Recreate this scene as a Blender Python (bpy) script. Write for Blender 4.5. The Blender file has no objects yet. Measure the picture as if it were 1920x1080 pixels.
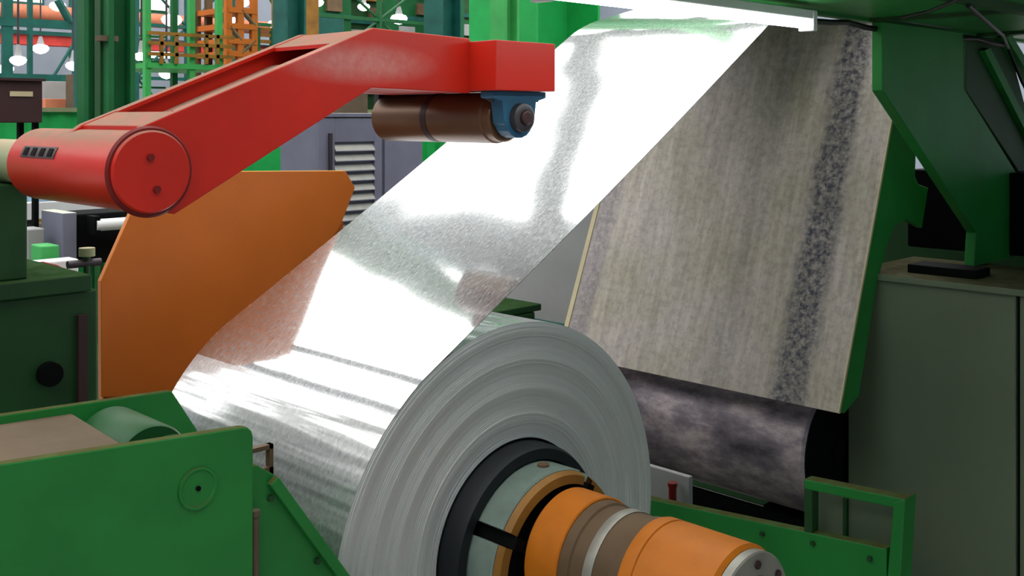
import bpy, math, random
from mathutils import Vector
random.seed(7)
scene = bpy.context.scene
COL = scene.collection

# ------------------------------------------------------------------ camera
CAM = Vector((2.55, -2.569, 2.65)); FOC = 2000.0; HORIZON = 220.0
S = math.sqrt(.5)
RIGHT = Vector((S, S, 0)); FWD = Vector((-S, S, 0)); UP = Vector((0, 0, 1))
cd = bpy.data.cameras.new('camera'); cam = bpy.data.objects.new('camera', cd); COL.objects.link(cam)
cam.location = CAM; cam.rotation_euler = (math.pi / 2, 0, math.radians(45))
cd.sensor_width = 36.0; cd.lens = 36.0 * FOC / 1920.0
cd.shift_y = (HORIZON - 540.0) / 1920.0
cd.clip_start = .05; cd.clip_end = 200
scene.camera = cam

# ------------------------------------------------------------------ world, exposure
w = bpy.data.worlds.new('world'); scene.world = w; w.use_nodes = True
bg = w.node_tree.nodes['Background']; bg.inputs[0].default_value = (.75, .85, 1, 1); bg.inputs[1].default_value = .6
vs = scene.view_settings
vs.view_transform = 'Standard'; vs.look = 'None'; vs.exposure = 0.0; vs.gamma = 1.0; vs.use_curve_mapping = False
SKY_L = 4.0       # brightness of the roof lights
TUBE_L = 9.0     # brightness of the fluorescent tubes


def at(px, py, X=None, Y=None, Z=None):
    """point of the place seen at photo pixel (px,py) on a plane of the machine"""
    d = FWD + RIGHT * ((px - 960) / FOC) + UP * ((HORIZON - py) / FOC)
    if X is not None: k = (X - CAM.x) / d.x
    elif Y is not None: k = (Y - CAM.y) / d.y
    else: k = (Z - CAM.z) / d.z
    return CAM + d * k


# ------------------------------------------------------------------ materials
def srgb(r, g, b):
    f = lambda c: (c / 255 / 12.92) if c / 255 <= .04045 else ((c / 255 + .055) / 1.055) ** 2.4
    return (f(r), f(g), f(b), 1)


def nodes(name):
    m = bpy.data.materials.new(name); m.use_nodes = True
    nt = m.node_tree; return m, nt, nt.nodes['Principled BSDF'], nt.nodes.new, nt.links.new


def noise(nt, vec, scale, detail=4, rough=.55):
    n = nt.nodes.new('ShaderNodeTexNoise'); n.inputs['Scale'].default_value = scale
    n.inputs['Detail'].default_value = detail; n.inputs['Roughness'].default_value = rough
    if vec is not None: nt.links.new(vec, n.inputs['Vector'])
    return n.outputs['Fac']


def ramp(nt, fac, stops):
    r = nt.nodes.new('ShaderNodeValToRGB'); nt.links.new(fac, r.inputs[0])
    els = r.color_ramp.elements
    while len(els) < len(stops): els.new(.5)
    for e, (p, c) in zip(els, stops): e.position = p; e.color = c if len(c) == 4 else (*c, 1)
    return r.outputs[0]


def mix(nt, fac, a, b, mode='MIX'):
    m = nt.nodes.new('ShaderNodeMix'); m.data_type = 'RGBA'; m.blend_type = mode
    for sock, v in ((m.inputs[0], fac), (m.inputs[6], a), (m.inputs[7], b)):
        if hasattr(v, 'is_output'): nt.links.new(v, sock)
        else: sock.default_value = v
    return m.outputs[2]


def math_(nt, op, a, b=0.0, clamp=False):
    m = nt.nodes.new('ShaderNodeMath'); m.operation = op; m.use_clamp = clamp
    for sock, v in zip(m.inputs, (a, b)):
        if hasattr(v, 'is_output'): nt.links.new(v, sock)
        else: sock.default_value = v
    return m.outputs[0]


def bump(nt, bsdf, h, strength, dist):
    b = nt.nodes.new('ShaderNodeBump'); b.inputs['Strength'].default_value = strength; b.inputs['Distance'].default_value = dist
    nt.links.new(h, b.inputs['Height']); nt.links.new(b.outputs[0], bsdf.inputs['Normal'])


def mapped(nt, scale=(1, 1, 1)):
    tc = nt.nodes.new('ShaderNodeTexCoord'); mp = nt.nodes.new('ShaderNodeMapping')
    mp.inputs['Scale'].default_value = scale; nt.links.new(tc.outputs['Object'], mp.inputs[0])
    return mp.outputs[0]


def paint(name, rgb, rough=.45, dust=None, vary=.25, metal=0.0, scale=3.0):
    m, nt, b, N, L = nodes(name)
    c = srgb(*rgb); v = mapped(nt)
    f = noise(nt, v, scale, 6)
    dark = tuple(x * (1 - vary) for x in c[:3]) + (1,); light = tuple(min(1, x * (1 + vary)) for x in c[:3]) + (1,)
    col = ramp(nt, f, [(.3, dark), (.7, light)])
    if dust:      # dust that has settled on the flat tops
        g = N('ShaderNodeNewGeometry'); sx = N('ShaderNodeSeparateXYZ'); L(g.outputs['Normal'], sx.inputs[0])
        up = math_(nt, 'SUBTRACT', sx.outputs[2], .35); up = math_(nt, 'MULTIPLY', up, 2.2, True)
        fine = noise(nt, v, 14, 5); fine = math_(nt, 'ADD', fine, .45, True)
        dk = math_(nt, 'MULTIPLY', up, fine); col = mix(nt, dk, col, srgb(*dust))
    L(col, b.inputs['Base Color']) if hasattr(col, 'is_output') else None
    b.inputs['Roughness'].default_value = rough; b.inputs['Metallic'].default_value = metal
    b.inputs['Specular IOR Level'].default_value = .28
    if dust:      # dry dust is matt
        L(math_(nt, 'ADD', math_(nt, 'MULTIPLY', dk, .6), rough, True), b.inputs['Roughness'])
        L(math_(nt, 'MULTIPLY', math_(nt, 'SUBTRACT', 1.0, dk, True), .28), b.inputs['Specular IOR Level'])
    elif rough >= .7: b.inputs['Specular IOR Level'].default_value = .05
    bump(nt, b, noise(nt, v, 60, 3), .08, .002)
    return m


def emit(name, rgb, strength):
    m, nt, b, N, L = nodes(name)
    b.inputs['Base Color'].default_value = (.8, .8, .8, 1)
    b.inputs['Emission Color'].default_value = (*rgb, 1); b.inputs['Emission Strength'].default_value = strength
    return m


DUST = (140, 113, 98)
M = {}
M['green'] = paint('green_paint', (34, 122, 52), .42, (74, 76, 46), .16)
M['green_dark'] = paint('dark_green_paint', (32, 70, 36), .5, (44, 66, 38), .25)
M['green_pale'] = paint('pale_green_paint', (62, 158, 82), .5, None, .15)
M['green_fence'] = paint('fence_green_paint', (30, 160, 78), .5, None, .12)
M['teal'] = paint('teal_paint', (22, 84, 76), .5, None, .25)
M['column_green'] = paint('column_green_paint', (20, 88, 46), .5, None, .2)
M['red'] = paint('red_paint', (192, 38, 24), .34, DUST, .12)
M['green_clean'] = paint('clean_green_paint', (22, 72, 34), .5, None, .2)
M['red_dark'] = paint('dark_red_paint', (110, 22, 20), .5, None, .15)
M['red_far'] = paint('crane_red_paint', (205, 66, 58), .6, None, .2)
M['orange'] = paint('orange_paint', (184, 98, 32), .36, (190, 150, 80), .12, 0, 1.5)
M['yellow'] = paint('amber_paint', (184, 104, 18), .5, None, .14, 0, 6)
M['ochre'] = paint('ochre_paint', (140, 96, 34), .5, None, .35)
M['rust'] = paint('rusty_steel', (98, 78, 56), .55, None, .35)
M['brown'] = paint('brown_roller', (104, 74, 54), .35, None, .18, .35)
M['black'] = paint('black_rubber', (20, 24, 27), .55, None, .2)
M['void'] = paint('black_steel', (12, 13, 14), .7, None, .2)
M['blue'] = paint('blue_bearing_paint', (44, 92, 122), .42, None, .2)
M['dark_steel'] = paint('dark_steel', (70, 66, 70), .4, None, .25, .5)
M['tealsteel'] = paint('greenish_steel', (132, 150, 140), .38, None, .22, .45, 7)
M['pale_steel'] = paint('pale_steel', (150, 148, 138), .45, None, .2, .4, 8)
M['silver'] = paint('bright_steel', (180, 186, 188), .25, None, .15, .9)
M['greygreen'] = paint('grey_green_paint', (96, 110, 88), .55, (84, 80, 60), .16, 0, 1.2)
M['grey'] = paint('grey_paint', (150, 150, 150), .5, None, .08)
M['cabinet'] = paint('violet_grey_paint', (112, 112, 130), .5, (200, 200, 180), .12)
M['white'] = paint('white_paint', (214, 216, 216), .45, None, .08)
M['pipe'] = paint('olive_grey_pipe', (132, 140, 104), .5, (160, 150, 126), .2)
M['boxbrown'] = paint('dark_brown_paint', (58, 38, 38), .5, None, .2)
M['cream'] = paint('cream_label', (188, 176, 142), .6, None, .1)
M['tan'] = paint('tan_dusty_steel', (96, 84, 70), .8, None, .15, 0, 6)
M['salmon'] = paint('salmon_block', (196, 120, 92), .7, None, .2)
M['lightblue'] = paint('pale_blue_paint', (140, 172, 196), .5, None, .15)
M['concrete'] = paint('concrete', (150, 150, 146), .5, None, .2, 0, .8)
M['wallsheet'] = paint('grey_blue_cladding', (138, 146, 158), .6, None, .12, 0, .5)
M['roofsheet'] = paint('roof_sheet', (120, 126, 130), .7, None, .1)
M['cable'] = paint('black_cable', (14, 20, 16), .5, None, .1)
M['skylight'] = emit('skylight_pane', (1, .99, .97), SKY_L)
M['window'] = emit('daylit_pane', (.88, .95, 1), 1.1)
M['tube'] = emit('fluorescent_tube', (.93, 1, .98), TUBE_L)
M['lamp'] = emit('high_bay_glow', (1, .98, .95), 4)
M['signal'] = emit('red_hub', (.5, .02, .02), 0.0); M['signal'].node_tree.nodes['Principled BSDF'].inputs['Base Color'].default_value = srgb(200, 30, 30)


def mat_strip(name, coil=False):
    m, nt, b, N, L = nodes(name)
    v = mapped(nt)
    f = noise(nt, v, 60, 6, .75)
    col = ramp(nt, f, [(.3, (.60, .62, .64)), (.7, (.86, .87, .88))])
    b2 = N('ShaderNodeBsdfPrincipled'); out = nt.nodes['Material Output']
    for q, r_ in ((b, .14 if coil else .07), (b2, .50 if coil else .36)):
        L(col, q.inputs['Base Color']); q.inputs['Metallic'].default_value = 1; q.inputs['Roughness'].default_value = r_
    mx = N('ShaderNodeMixShader'); k = noise(nt, mapped(nt, (1, .35, .35)), 130, 3, .6)
    L(math_(nt, 'ADD', math_(nt, 'MULTIPLY', k, .6 if coil else .52), .30 if coil else -.03, True), mx.inputs[0])
    L(b.outputs[0], mx.inputs[1]); L(b2.outputs[0], mx.inputs[2]); L(mx.outputs[0], out.inputs['Surface'])
    if coil:     # wraps are slightly wavy, so bands run across the width
        h = noise(nt, mapped(nt, (.05, 1, 1)), 8, 2.5, .55); st, ds = .6, .035
    else:
        h = math_(nt, 'ADD', noise(nt, v, 1.3, 1), math_(nt, 'MULTIPLY', noise(nt, mapped(nt, (1, .5, .5)), 45, 2), .006)); st, ds = .22, .03
    for q in (b, b2): bump(nt, q, h, st, ds)
    return m


def mat_face():
    m, nt, b, N, L = nodes('coil_edge_laminations')
    tc = N('ShaderNodeTexCoord'); sx = N('ShaderNodeSeparateXYZ'); L(tc.outputs['Object'], sx.inputs[0])
    z = math_(nt, 'SUBTRACT', sx.outputs[2], 0.0)
    r2 = math_(nt, 'ADD', math_(nt, 'POWER', math_(nt, 'ABSOLUTE', sx.outputs[1]), 2.0), math_(nt, 'POWER', math_(nt, 'ABSOLUTE', z), 2.0))
    r = math_(nt, 'SQRT', r2)
    cx = N('ShaderNodeCombineXYZ'); L(r, cx.inputs[0])
    f = noise(nt, cx.outputs[0], 42, 4, .6)
    L(ramp(nt, f, [(.25, (.54, .56, .55)), (.55, (.62, .64, .63)), (.8, (.70, .71, .70))]), b.inputs['Base Color'])
    b.inputs['Metallic'].default_value = .5; b.inputs['Roughness'].default_value = .55
    bump(nt, b, f, .10, .003)
    return m


def mat_plate():
    """scuffed steel table: streaks run down the slope (local y), oil streak along local x = -0.03"""
    m, nt, b, N, L = nodes('scuffed_table_steel')
    tc = N('ShaderNodeTexCoord'); sx = N('ShaderNodeSeparateXYZ'); L(tc.outputs['Object'], sx.inputs[0])
    vs_ = mapped(nt, (1, .10, 1)); v = mapped(nt)
    s1 = noise(nt, vs_, 22, 8, .75); s2 = noise(nt, v, 26, 8, .72); s3 = noise(nt, v, 2.2, 3)
    base = ramp(nt, s1, [(.28, srgb(116, 112, 104)), (.5, srgb(168, 160, 152)), (.72, srgb(204, 195, 188))])
    tint = ramp(nt, s3, [(.35, srgb(150, 144, 112)), (.65, srgb(190, 180, 176))])
    base = mix(nt, .4, base, tint)
    sp = ramp(nt, s2, [(.40, (.72, .72, .72)), (.54, (1, 1, 1))])
    base = mix(nt, .75, base, sp, 'MULTIPLY')

    def band(xc, wd, amp):
        wob = math_(nt, 'MULTIPLY', math_(nt, 'SUBTRACT', noise(nt, mapped(nt, (1, 1.2, 1)), 5, 5, .7), .5), amp)
        d = math_(nt, 'ABSOLUTE', math_(nt, 'ADD', math_(nt, 'SUBTRACT', sx.outputs[0], xc), wob))
        k = math_(nt, 'SUBTRACT', 1.0, math_(nt, 'DIVIDE', d, wd), True)
        g = math_(nt, 'MULTIPLY', math_(nt, 'SUBTRACT', noise(nt, v, 30, 7, .75), .32), 3.6, True)
        return math_(nt, 'MULTIPLY', math_(nt, 'MULTIPLY', k, 1.9, True), g, True)
    base = mix(nt, math_(nt, 'MULTIPLY', band(-.03, .12, .10), 1.0), base, srgb(48, 52, 66))
    base = mix(nt, math_(nt, 'MULTIPLY', band(-1.36, .09, .05), .7), base, srgb(100, 92, 110))
    base = mix(nt, math_(nt, 'MULTIPLY', band(-.42, .10, .2), .35), base, srgb(96, 96, 96))
    L(base, b.inputs['Base Color']); b.inputs['Metallic'].default_value = .15; b.inputs['Roughness'].default_value = .6
    bump(nt, b, s2, .15, .003)
    return m


def mat_drum():
    m, nt, b, N, L = nodes('worn_dark_roll')
    v = mapped(nt, (.5, 1, 1)); f = noise(nt, v, 5, 8, .7)
    L(ramp(nt, f, [(.35, srgb(72, 68, 78)), (.5, srgb(128, 118, 126)), (.66, srgb(196, 182, 182))]), b.inputs['Base Color'])
    b.inputs['Metallic'].default_value = .3; b.inputs['Roughness'].default_value = .5
    return m


def mat_pale_patch(yc, zc):  # red paint with a pale pinkish speckled oval mixed in
    m = M['red'].copy(); m.name = 'red_paint_with_pale_patch'; nt = m.node_tree; b = nt.nodes['Principled BSDF']
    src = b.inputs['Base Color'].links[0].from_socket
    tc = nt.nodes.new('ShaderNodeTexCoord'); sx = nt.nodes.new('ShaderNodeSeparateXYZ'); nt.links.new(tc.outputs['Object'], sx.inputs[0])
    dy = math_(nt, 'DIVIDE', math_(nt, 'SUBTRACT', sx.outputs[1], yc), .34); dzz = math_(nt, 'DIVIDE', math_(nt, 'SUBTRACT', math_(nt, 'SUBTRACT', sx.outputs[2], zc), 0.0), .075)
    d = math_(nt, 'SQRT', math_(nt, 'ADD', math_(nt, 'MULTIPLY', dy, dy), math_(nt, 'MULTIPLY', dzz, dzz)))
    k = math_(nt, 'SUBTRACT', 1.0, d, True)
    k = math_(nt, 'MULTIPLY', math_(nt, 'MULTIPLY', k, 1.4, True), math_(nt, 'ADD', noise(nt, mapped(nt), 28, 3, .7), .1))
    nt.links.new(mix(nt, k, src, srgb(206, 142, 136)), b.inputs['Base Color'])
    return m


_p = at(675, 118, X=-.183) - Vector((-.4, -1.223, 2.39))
M['red_patch'] = mat_pale_patch(_p.y, _p.z)
M['strip'] = mat_strip('galvanised_strip'); M['wraps'] = mat_strip('galvanised_wraps', True); M['face'] = mat_face(); M['table'] = mat_plate(); M['drum'] = mat_drum()


# ------------------------------------------------------------------ mesh helpers
class MB:
    def __init__(self): self.v = []; self.f = []

    def box(self, x0, x1, y0, y1, z0, z1):
        n = len(self.v)
        self.v += [Vector(p) for p in ((x0, y0, z0), (x1, y0, z0), (x1, y1, z0), (x0, y1, z0), (x0, y0, z1), (x1, y0, z1), (x1, y1, z1), (x0, y1, z1))]
        self.f += [tuple(n + i for i in q) for q in ((0, 3, 2, 1), (4, 5, 6, 7), (0, 1, 5, 4), (1, 2, 6, 5), (2, 3, 7, 6), (3, 0, 4, 7))]
        return self

    def prism(self, pts, off):
        n = len(self.v); k = len(pts); off = Vector(off)
        a = [Vector(p) for p in pts]
        nrm = Vector((0, 0, 0))
        for i in range(k): nrm += a[i].cross(a[(i + 1) % k])
        if nrm.dot(off) > 0: a.reverse()
        self.v += a + [p + off for p in a]
        self.f.append(tuple(range(n, n + k))); self.f.append(tuple(range(n + 2 * k - 1, n + k - 1, -1)))
        for i in range(k):
            j = (i + 1) % k
            self.f.append((n + j, n + i, n + k + i, n + k + j))
        return self

    def tube(self, p0, p1, r, seg=16, r1=None):
        p0 = Vector(p0); p1 = Vector(p1); r1 = r if r1 is None else r1
        ax = (p1 - p0).normalized(); t = Vector((0, 0, 1)) if abs(ax.z) < .9 else Vector((1, 0, 0))
        u = ax.cross(t).normalized(); w_ = ax.cross(u); n = len(self.v)
        for p, rr in ((p0, r), (p1, r1)):
            for i in range(seg):
                a = 2 * math.pi * i / seg; self.v.append(p + (u * math.cos(a) + w_ * math.sin(a)) * rr)
        for i in range(seg):
            j = (i + 1) % seg; self.f.append((n + i, n + j, n + seg + j, n + seg + i))
        self.f.append(tuple(range(n + seg - 1, n - 1, -1))); self.f.append(tuple(range(n + seg, n + 2 * seg)))
        return self

    def path(self, pts, r, seg=8):
        for a, b in zip(pts[:-1], pts[1:]): self.tube(a, b, r, seg)
        return self

    def lathe(self, prof, yc, zc, seg=96, a0=0.0, a1=2 * math.pi):
        """revolve (x, r) profile about the line y=yc, z=zc"""
        full = abs(a1 - a0 - 2 * math.pi) < 1e-6; cnt = seg if full else seg + 1; n = len(self.v); k = len(prof)
        for i in range(cnt):
            a = a0 + (a1 - a0) * i / seg; c, s = math.cos(a), math.sin(a)
            for x, r in prof: self.v.append(Vector((x, yc + c * r, zc + s * r)))
        for i in range(seg):
            j = (i + 1) % cnt
            for q in range(k - 1): self.f.append((n + i * k + q, n + j * k + q, n + j * k + q + 1, n + i * k + q + 1))
        return self

    def build(self, name, mat, parent=None, bevel=0.0, smooth=False, label=None, flip=False, origin=None):
        if origin is None:
            if parent is not None: origin = Vector(parent['_o'])
            else:
                lo = Vector([min(p[i] for p in self.v) for i in range(3)]); hi = Vector([max(p[i] for p in self.v) for i in range(3)])
                origin = Vector(((lo.x + hi.x) / 2, (lo.y + hi.y) / 2, lo.z))
        me = bpy.data.meshes.new(name)
        fs = [tuple(reversed(f)) for f in self.f] if flip else self.f
        me.from_pydata([p - origin for p in self.v], [], fs); me.update()
        me.materials.append(M[mat])
        o = bpy.data.objects.new(name, me); COL.objects.link(o); o['_o'] = tuple(origin)
        if parent is not None:
            o.parent = parent; o.location = origin - Vector(parent['_o'])
        else: o.location = origin
        if smooth:
            for p in me.polygons: p.use_smooth = True
            md = o.modifiers.new('edges', 'EDGE_SPLIT'); md.split_angle = math.radians(35)
        if bevel:
            md = o.modifiers.new('bevel', 'BEVEL'); md.width = bevel; md.segments = 2; md.limit_method = 'ANGLE'
        if label: o['label'] = label
        return o


def thing(name, label, cat, base, group=None):
    o = bpy.data.objects.new(name, None); COL.objects.link(o); o.location = base; o['_o'] = tuple(base); o.empty_display_size = .1
    return tag(o, label, cat, group)


def tag(o, label, cat, group=None):
    o['label'] = label; o['category'] = cat
    if group: o['group'] = group
    return o


def struct(o): o['kind'] = 'structure'; return o


def box(*a): return MB().box(*a)


def pl(pts, t, X=None, Y=None):
    """plate whose outline is given as photo pixels on plane X or Y; thickness t along that axis"""
    if X is not None: return MB().prism([at(x, y, X=X) for x, y in pts], (t, 0, 0))
    return MB().prism([at(x, y, Y=Y) for x, y in pts], (0, t, 0))


def rects(pxs, X, t=.1):
    """upright rectangle given by two photo columns and two heights, on plane X"""
    x0, x1, y0, y1 = pxs
    a = at(x0, y0, X=X); b = at(x1, y1, X=X)
    return min(a.y, b.y), max(a.y, b.y), min(a.z, b.z), max(a.z, b.z)


# ------------------------------------------------------------------ the hall
struct(box(-32, 12, -16, 36, -.2, 0).build('floor', 'concrete'))
wb = struct(box(-32.3, -32, -16, 36, 0, 11).build('wall_back', 'wallsheet'))
struct(box(-32, 12, 36, 36.3, 0, 11).build('wall_right', 'wallsheet'))
struct(box(-32, 12, -16.3, -16, 0, 11).build('wall_left', 'wallsheet'))
struct(box(12, 12.3, -16, 36, 0, 11).build('wall_front', 'wallsheet'))
roof = struct(box(-32.3, 12.3, -16.3, 36.3, 11.12, 11.3).build('ceiling', 'roofsheet'))
ys = [-14.35 + 3.6 * i for i in range(14)]
xs = [-30.2, -25, -19.6, -14.3, -8.6, -3.2, 2.2]
pm = None
for x in xs:
    for y in ys:
        if pm is None:
            o = box(-2.4, 2.4, -1.3, 1.3, -.04, .04).build('skylight_pane', 'skylight', roof, origin=Vector((0, 0, 0))); pm = o.data
        else:
            o = bpy.data.objects.new('skylight_pane', pm); COL.objects.link(o); o.parent = roof
        o.location = Vector((x + 2.5, y + 1.3, 11.06)) - Vector(roof['_o'])


# ------------------------------------------------------------------ coil and strip
ZC = 1.2; R = .75; W = 1.21; RH = .355
coil = thing('steel_coil', 'large wound coil of bright galvanised steel with its strip running up to the roll', 'steel coil', (0, 0, ZC - R))
body = MB().lathe([(-W + .001, RH), (-W, R), (-.004, R)], 0, ZC, 160)
body.build('wound_wraps', 'wraps', coil, smooth=True, flip=True, origin=Vector((0, 0, ZC)))
prof = []
n = 64
for i in range(n):
    r0 = R - (R - RH) * i / n; r1 = R - (R - RH) * (i + .86) / n
    x = -.003 + random.uniform(-.0012, .0012) + (.004 * math.sin(i * .4))
    prof += [(x, r0), (x, r1)]
    if i < n - 1: prof += [(x - .0012, r1 - .0002)]
prof += [(-.15, RH)]
MB().lathe(prof, 0, ZC, 160).build('coil_end_face', 'face', coil, flip=False, origin=Vector((0, 0, ZC)), label='grey end of the coil showing fine concentric wraps')
ANG = math.radians(31.5)
tdir = Vector((0, math.cos(ANG), math.sin(ANG))); nup = Vector((0, -math.sin(ANG), math.cos(ANG)))
rad = R + .0028
path = []
for i in range(24):                 # lies on the coil before it leaves it
    a = math.radians(134) + (math.pi / 2 + ANG - math.radians(134)) * i / 23
    rad = R + .0004 + .0024 * min(1, i / 20)
    path.append(Vector((0, math.cos(a) * rad, ZC + math.sin(a) * rad)))
p0 = path[-1]
T = 2.36; RR = .9
for i in range(1, 31):
    t = T * i / 30; sag = -.012 * math.sin(math.pi * i / 30)
    path.append(p0 + tdir * t + nup * sag)
pe = p0 + tdir * T; rc = pe - nup * RR
for i in range(1, 13):
    a = math.pi / 2 + ANG - math.radians(17) * i / 12
    path.append(rc + Vector((0, math.cos(a), math.sin(a))) * RR)
path.append(path[-1] + Vector((0, 3.2 * math.cos(ANG - math.radians(17)), 3.2 * math.sin(ANG - math.radians(17)))))
mb = MB(); k = len(path)
NX = 2
nr = []
for i in range(k):
    d = (path[min(i + 1, k - 1)] - path[max(i - 1, 0)]).normalized(); nr.append(Vector((0, -d.z, d.y)))
for xx, off in ((-.001, 0), (-W + .001, 0), (-W + .001, -.0025), (-.001, -.0025)):
    for i in range(k): mb.v.append(Vector((xx, path[i].y, path[i].z)) + nr[i] * off)
for q in range(4):
    q2 = (q + 1) % 4
    for i in range(k - 1): mb.f.append((q * k + i, q * k + i + 1, q2 * k + i + 1, q2 * k + i))
mb.build('running_strip', 'strip', coil, smooth=True, flip=True, origin=Vector((0, 0, ZC)))

ap = MB(); arcp = []
for i in range(13):
    a = math.pi / 2 + ANG - math.radians(17) * i / 12
    for q in (RR - .006, RR - .02): arcp.append(rc + Vector((0, math.cos(a), math.sin(a))) * q)
outl_ = arcp[0::2] + list(reversed(arcp[1::2]))
ap.prism([Vector((-W + .35, p.y, p.z)) for p in outl_], (W - .75, 0, 0))
ad = thing('strip_apron', 'curved steel apron carrying the strip at its top', 'apron', (-W / 2, rc.y, rc.z + RR * .8))
ap.build('curved_sheet', 'dark_steel', ad)

# ------------------------------------------------------------------ mandrel
md = thing('expanding_mandrel', 'orange and grey-green expanding mandrel sticking out of the coil', 'mandrel', (.3, 0, ZC - .36))
MB().lathe([(-1.82, 0), (-1.82, .28), (-.3, .28), (-.3, 0)], 0, ZC, 48).build('shaft', 'dark_steel', md, smooth=True, flip=True)
MB().lathe([(-.2, .30), (-.2, .352), (.055, .345), (.075, .335), (.075, .30), (.02, .296)], 0, ZC, 96).build('rubber_sleeve', 'black', md, smooth=True, flip=True, label='black rubber sleeve lining the bore')
gap = math.radians(9)
for q in range(4):
    a0 = math.radians(60) + q * math.pi / 2 + gap / 2; a1 = a0 + math.pi / 2 - gap
    seg = MB().lathe([(-.1, .25), (-.1, .293), (.175, .293), (.18, .288), (.18, .25)], 0, ZC, 24, a0, a1)
    k0 = len(seg.v)
    seg.f.append(tuple(range(0, 5))); seg.f.append(tuple(range(k0 - 1, k0 - 6, -1)))
    s_ = seg.build('clamping_segment', 'tealsteel', md, smooth=True, flip=True)
    MB().lathe([(.182, .25), (.182, .287), (.205, .278), (.21, .25)], 0, ZC, 24, a0, a1).build('worn_lip', 'ochre', s_, smooth=True, flip=True, label='worn amber edge of the segment')
    am = a0 + .42 if q == 0 else a0 + .6
    c = Vector((.12, math.cos(am) * .288, ZC + math.sin(am) * .288)); nn = Vector((0, math.cos(am), math.sin(am)))
    MB().tube(c, c + nn * .012, .02, 14).build('rusty_screw', 'rust', s_, smooth=True)
for q in range(4):
    a = math.radians(60) + q * math.pi / 2
    c, s = math.cos(a), math.sin(a); tv = Vector((0, -s, c)); rv = Vector((0, c, s)); o0 = Vector((0, 0, ZC))
    MB().prism([o0 + rv * .2 + tv * .018 + Vector((.0, 0, 0)), o0 + rv * .262 + tv * .018, o0 + rv * .262 - tv * .018, o0 + rv * .2 - tv * .018], (.225, 0, 0)).build('expansion_key', 'void', md, label='black key bar in the gap between two segments')
MB().lathe([(-.1, 0), (-.1, .247), (.2, .247), (.2, 0)], 0, ZC, 64).build('core', 'void', md, smooth=True, flip=True)
ZO = ZC + .047         # the coil hangs a little below the mandrel axis
MB().lathe([(.225, .1), (.225, .190), (.236, .2), (.36, .2), (.364, .196), (.364, .1)], 0, ZO, 96).build('orange_sleeve', 'yellow', md, smooth=True, flip=True)
rg = MB().lathe([(.364, .1), (.364, .192), (.40, .190), (.405, .184), (.55, .184), (.555, .190), (.59, .192), (.59, .1)], 0, ZO, 96).build('grooved_ring', 'rust', md, smooth=True, flip=True, label='brown grooved ring round the mandrel')
MB().lathe([(.455, .18), (.455, .187), (.46, .189), (.485, .189), (.49, .187), (.49, .18)], 0, ZO, 96).build('polished_band', 'pale_steel', rg, smooth=True, flip=True)
MB().lathe([(.59, .1), (.59, .197), (.60, .2), (.635, .2), (.638, .196), (.644, .196), (.647, .2), (.885, .2), (.897, .190), (.897, .1)], 0, ZO, 96).build('orange_sleeve', 'yellow', md, smooth=True, flip=True)
MB().lathe([(.897, .09), (.897, .186), (.90, .19), (.925, .19), (.93, .186), (.93, .125), (.88, .12), (.88, 0)], 0, ZO, 96).build('end_flange', 'pale_steel', md, smooth=True, flip=True, label='pale grey bolted flange at the mandrel end')
for q in range(8):
    a = 2 * math.pi * q / 8 + math.radians(84)
    c = Vector((.928, math.cos(a) * .157, ZO + math.sin(a) * .157))
    MB().tube(c, c + Vector((.010, 0, 0)), .012, 6).build('bolt', 'boxbrown', md)
MB().lathe([(.9, .122), (.935, .12), (.94, .105), (.94, .085), (.9, .08)], 0, ZO, 48).build('seal_ring', 'boxbrown', md, smooth=True, flip=True)
MB().lathe([(.86, 0), (.915, .0), (.915, .05), (.91, .06), (.86, .06)], 0, ZO, 32).build('centre_hub', 'signal', md, smooth=True, label='small red hub in the flange centre')

gb = thing('reel_gearbox', 'green reel gearbox standing behind the coil', 'gearbox', (-2.2, .5, 0))
box(-2.55, -1.82, -.45, 2.0, .25, 1.50).build('housing', 'green_dark', gb, .015)
box(-2.58, -1.82, -.48, 2.05, 1.50, 1.54).build('cover_plate', 'green_dark', gb, .006)
box(-2.6, -1.82, -.5, 2.1, 0, .25).build('foot', 'green_dark', gb, .01)

# ------------------------------------------------------------------ scuffed table behind the strip
ptr = at(1575, 778, Y=1.8); XR = .225; XL = -1.43
YB, ZB = 1.8, 1.338; YT, ZT = 2.523, 3.15
tb = thing('threading_table', 'tall scuffed grey steel table plate with a dark oily streak', 'steel table', (XR - .8, YB + .1, 1.2))
sl = Vector((0, YT - YB, ZT - ZB)); slen = sl.length; sl.normalize(); nn = Vector((0, -sl.z, sl.y))
import mathutils
me = bpy.data.meshes.new('table_plate')
th = .02
vv = []
for x, y in ((XL, 0), (XR, 0), (XR, slen), (XL, slen)): vv.append((x, y, 0)); vv.append((x, y, -th))
me.from_pydata(vv, [], [(0, 2, 4, 6), (7, 5, 3, 1), (0, 1, 3, 2), (2, 3, 5, 4), (4, 5, 7, 6), (6, 7, 1, 0)]); me.update(); me.materials.append(M['table'])
tp = bpy.data.objects.new('table_plate', me); COL.objects.link(tp); tp.parent = tb
rot = mathutils.Matrix((Vector((1, 0, 0)), sl, nn)).transposed().to_4x4()
tp.matrix_local = mathutils.Matrix.Translation(Vector((0, YB, ZB)) - Vector(tb['_o'])) @ rot
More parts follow.
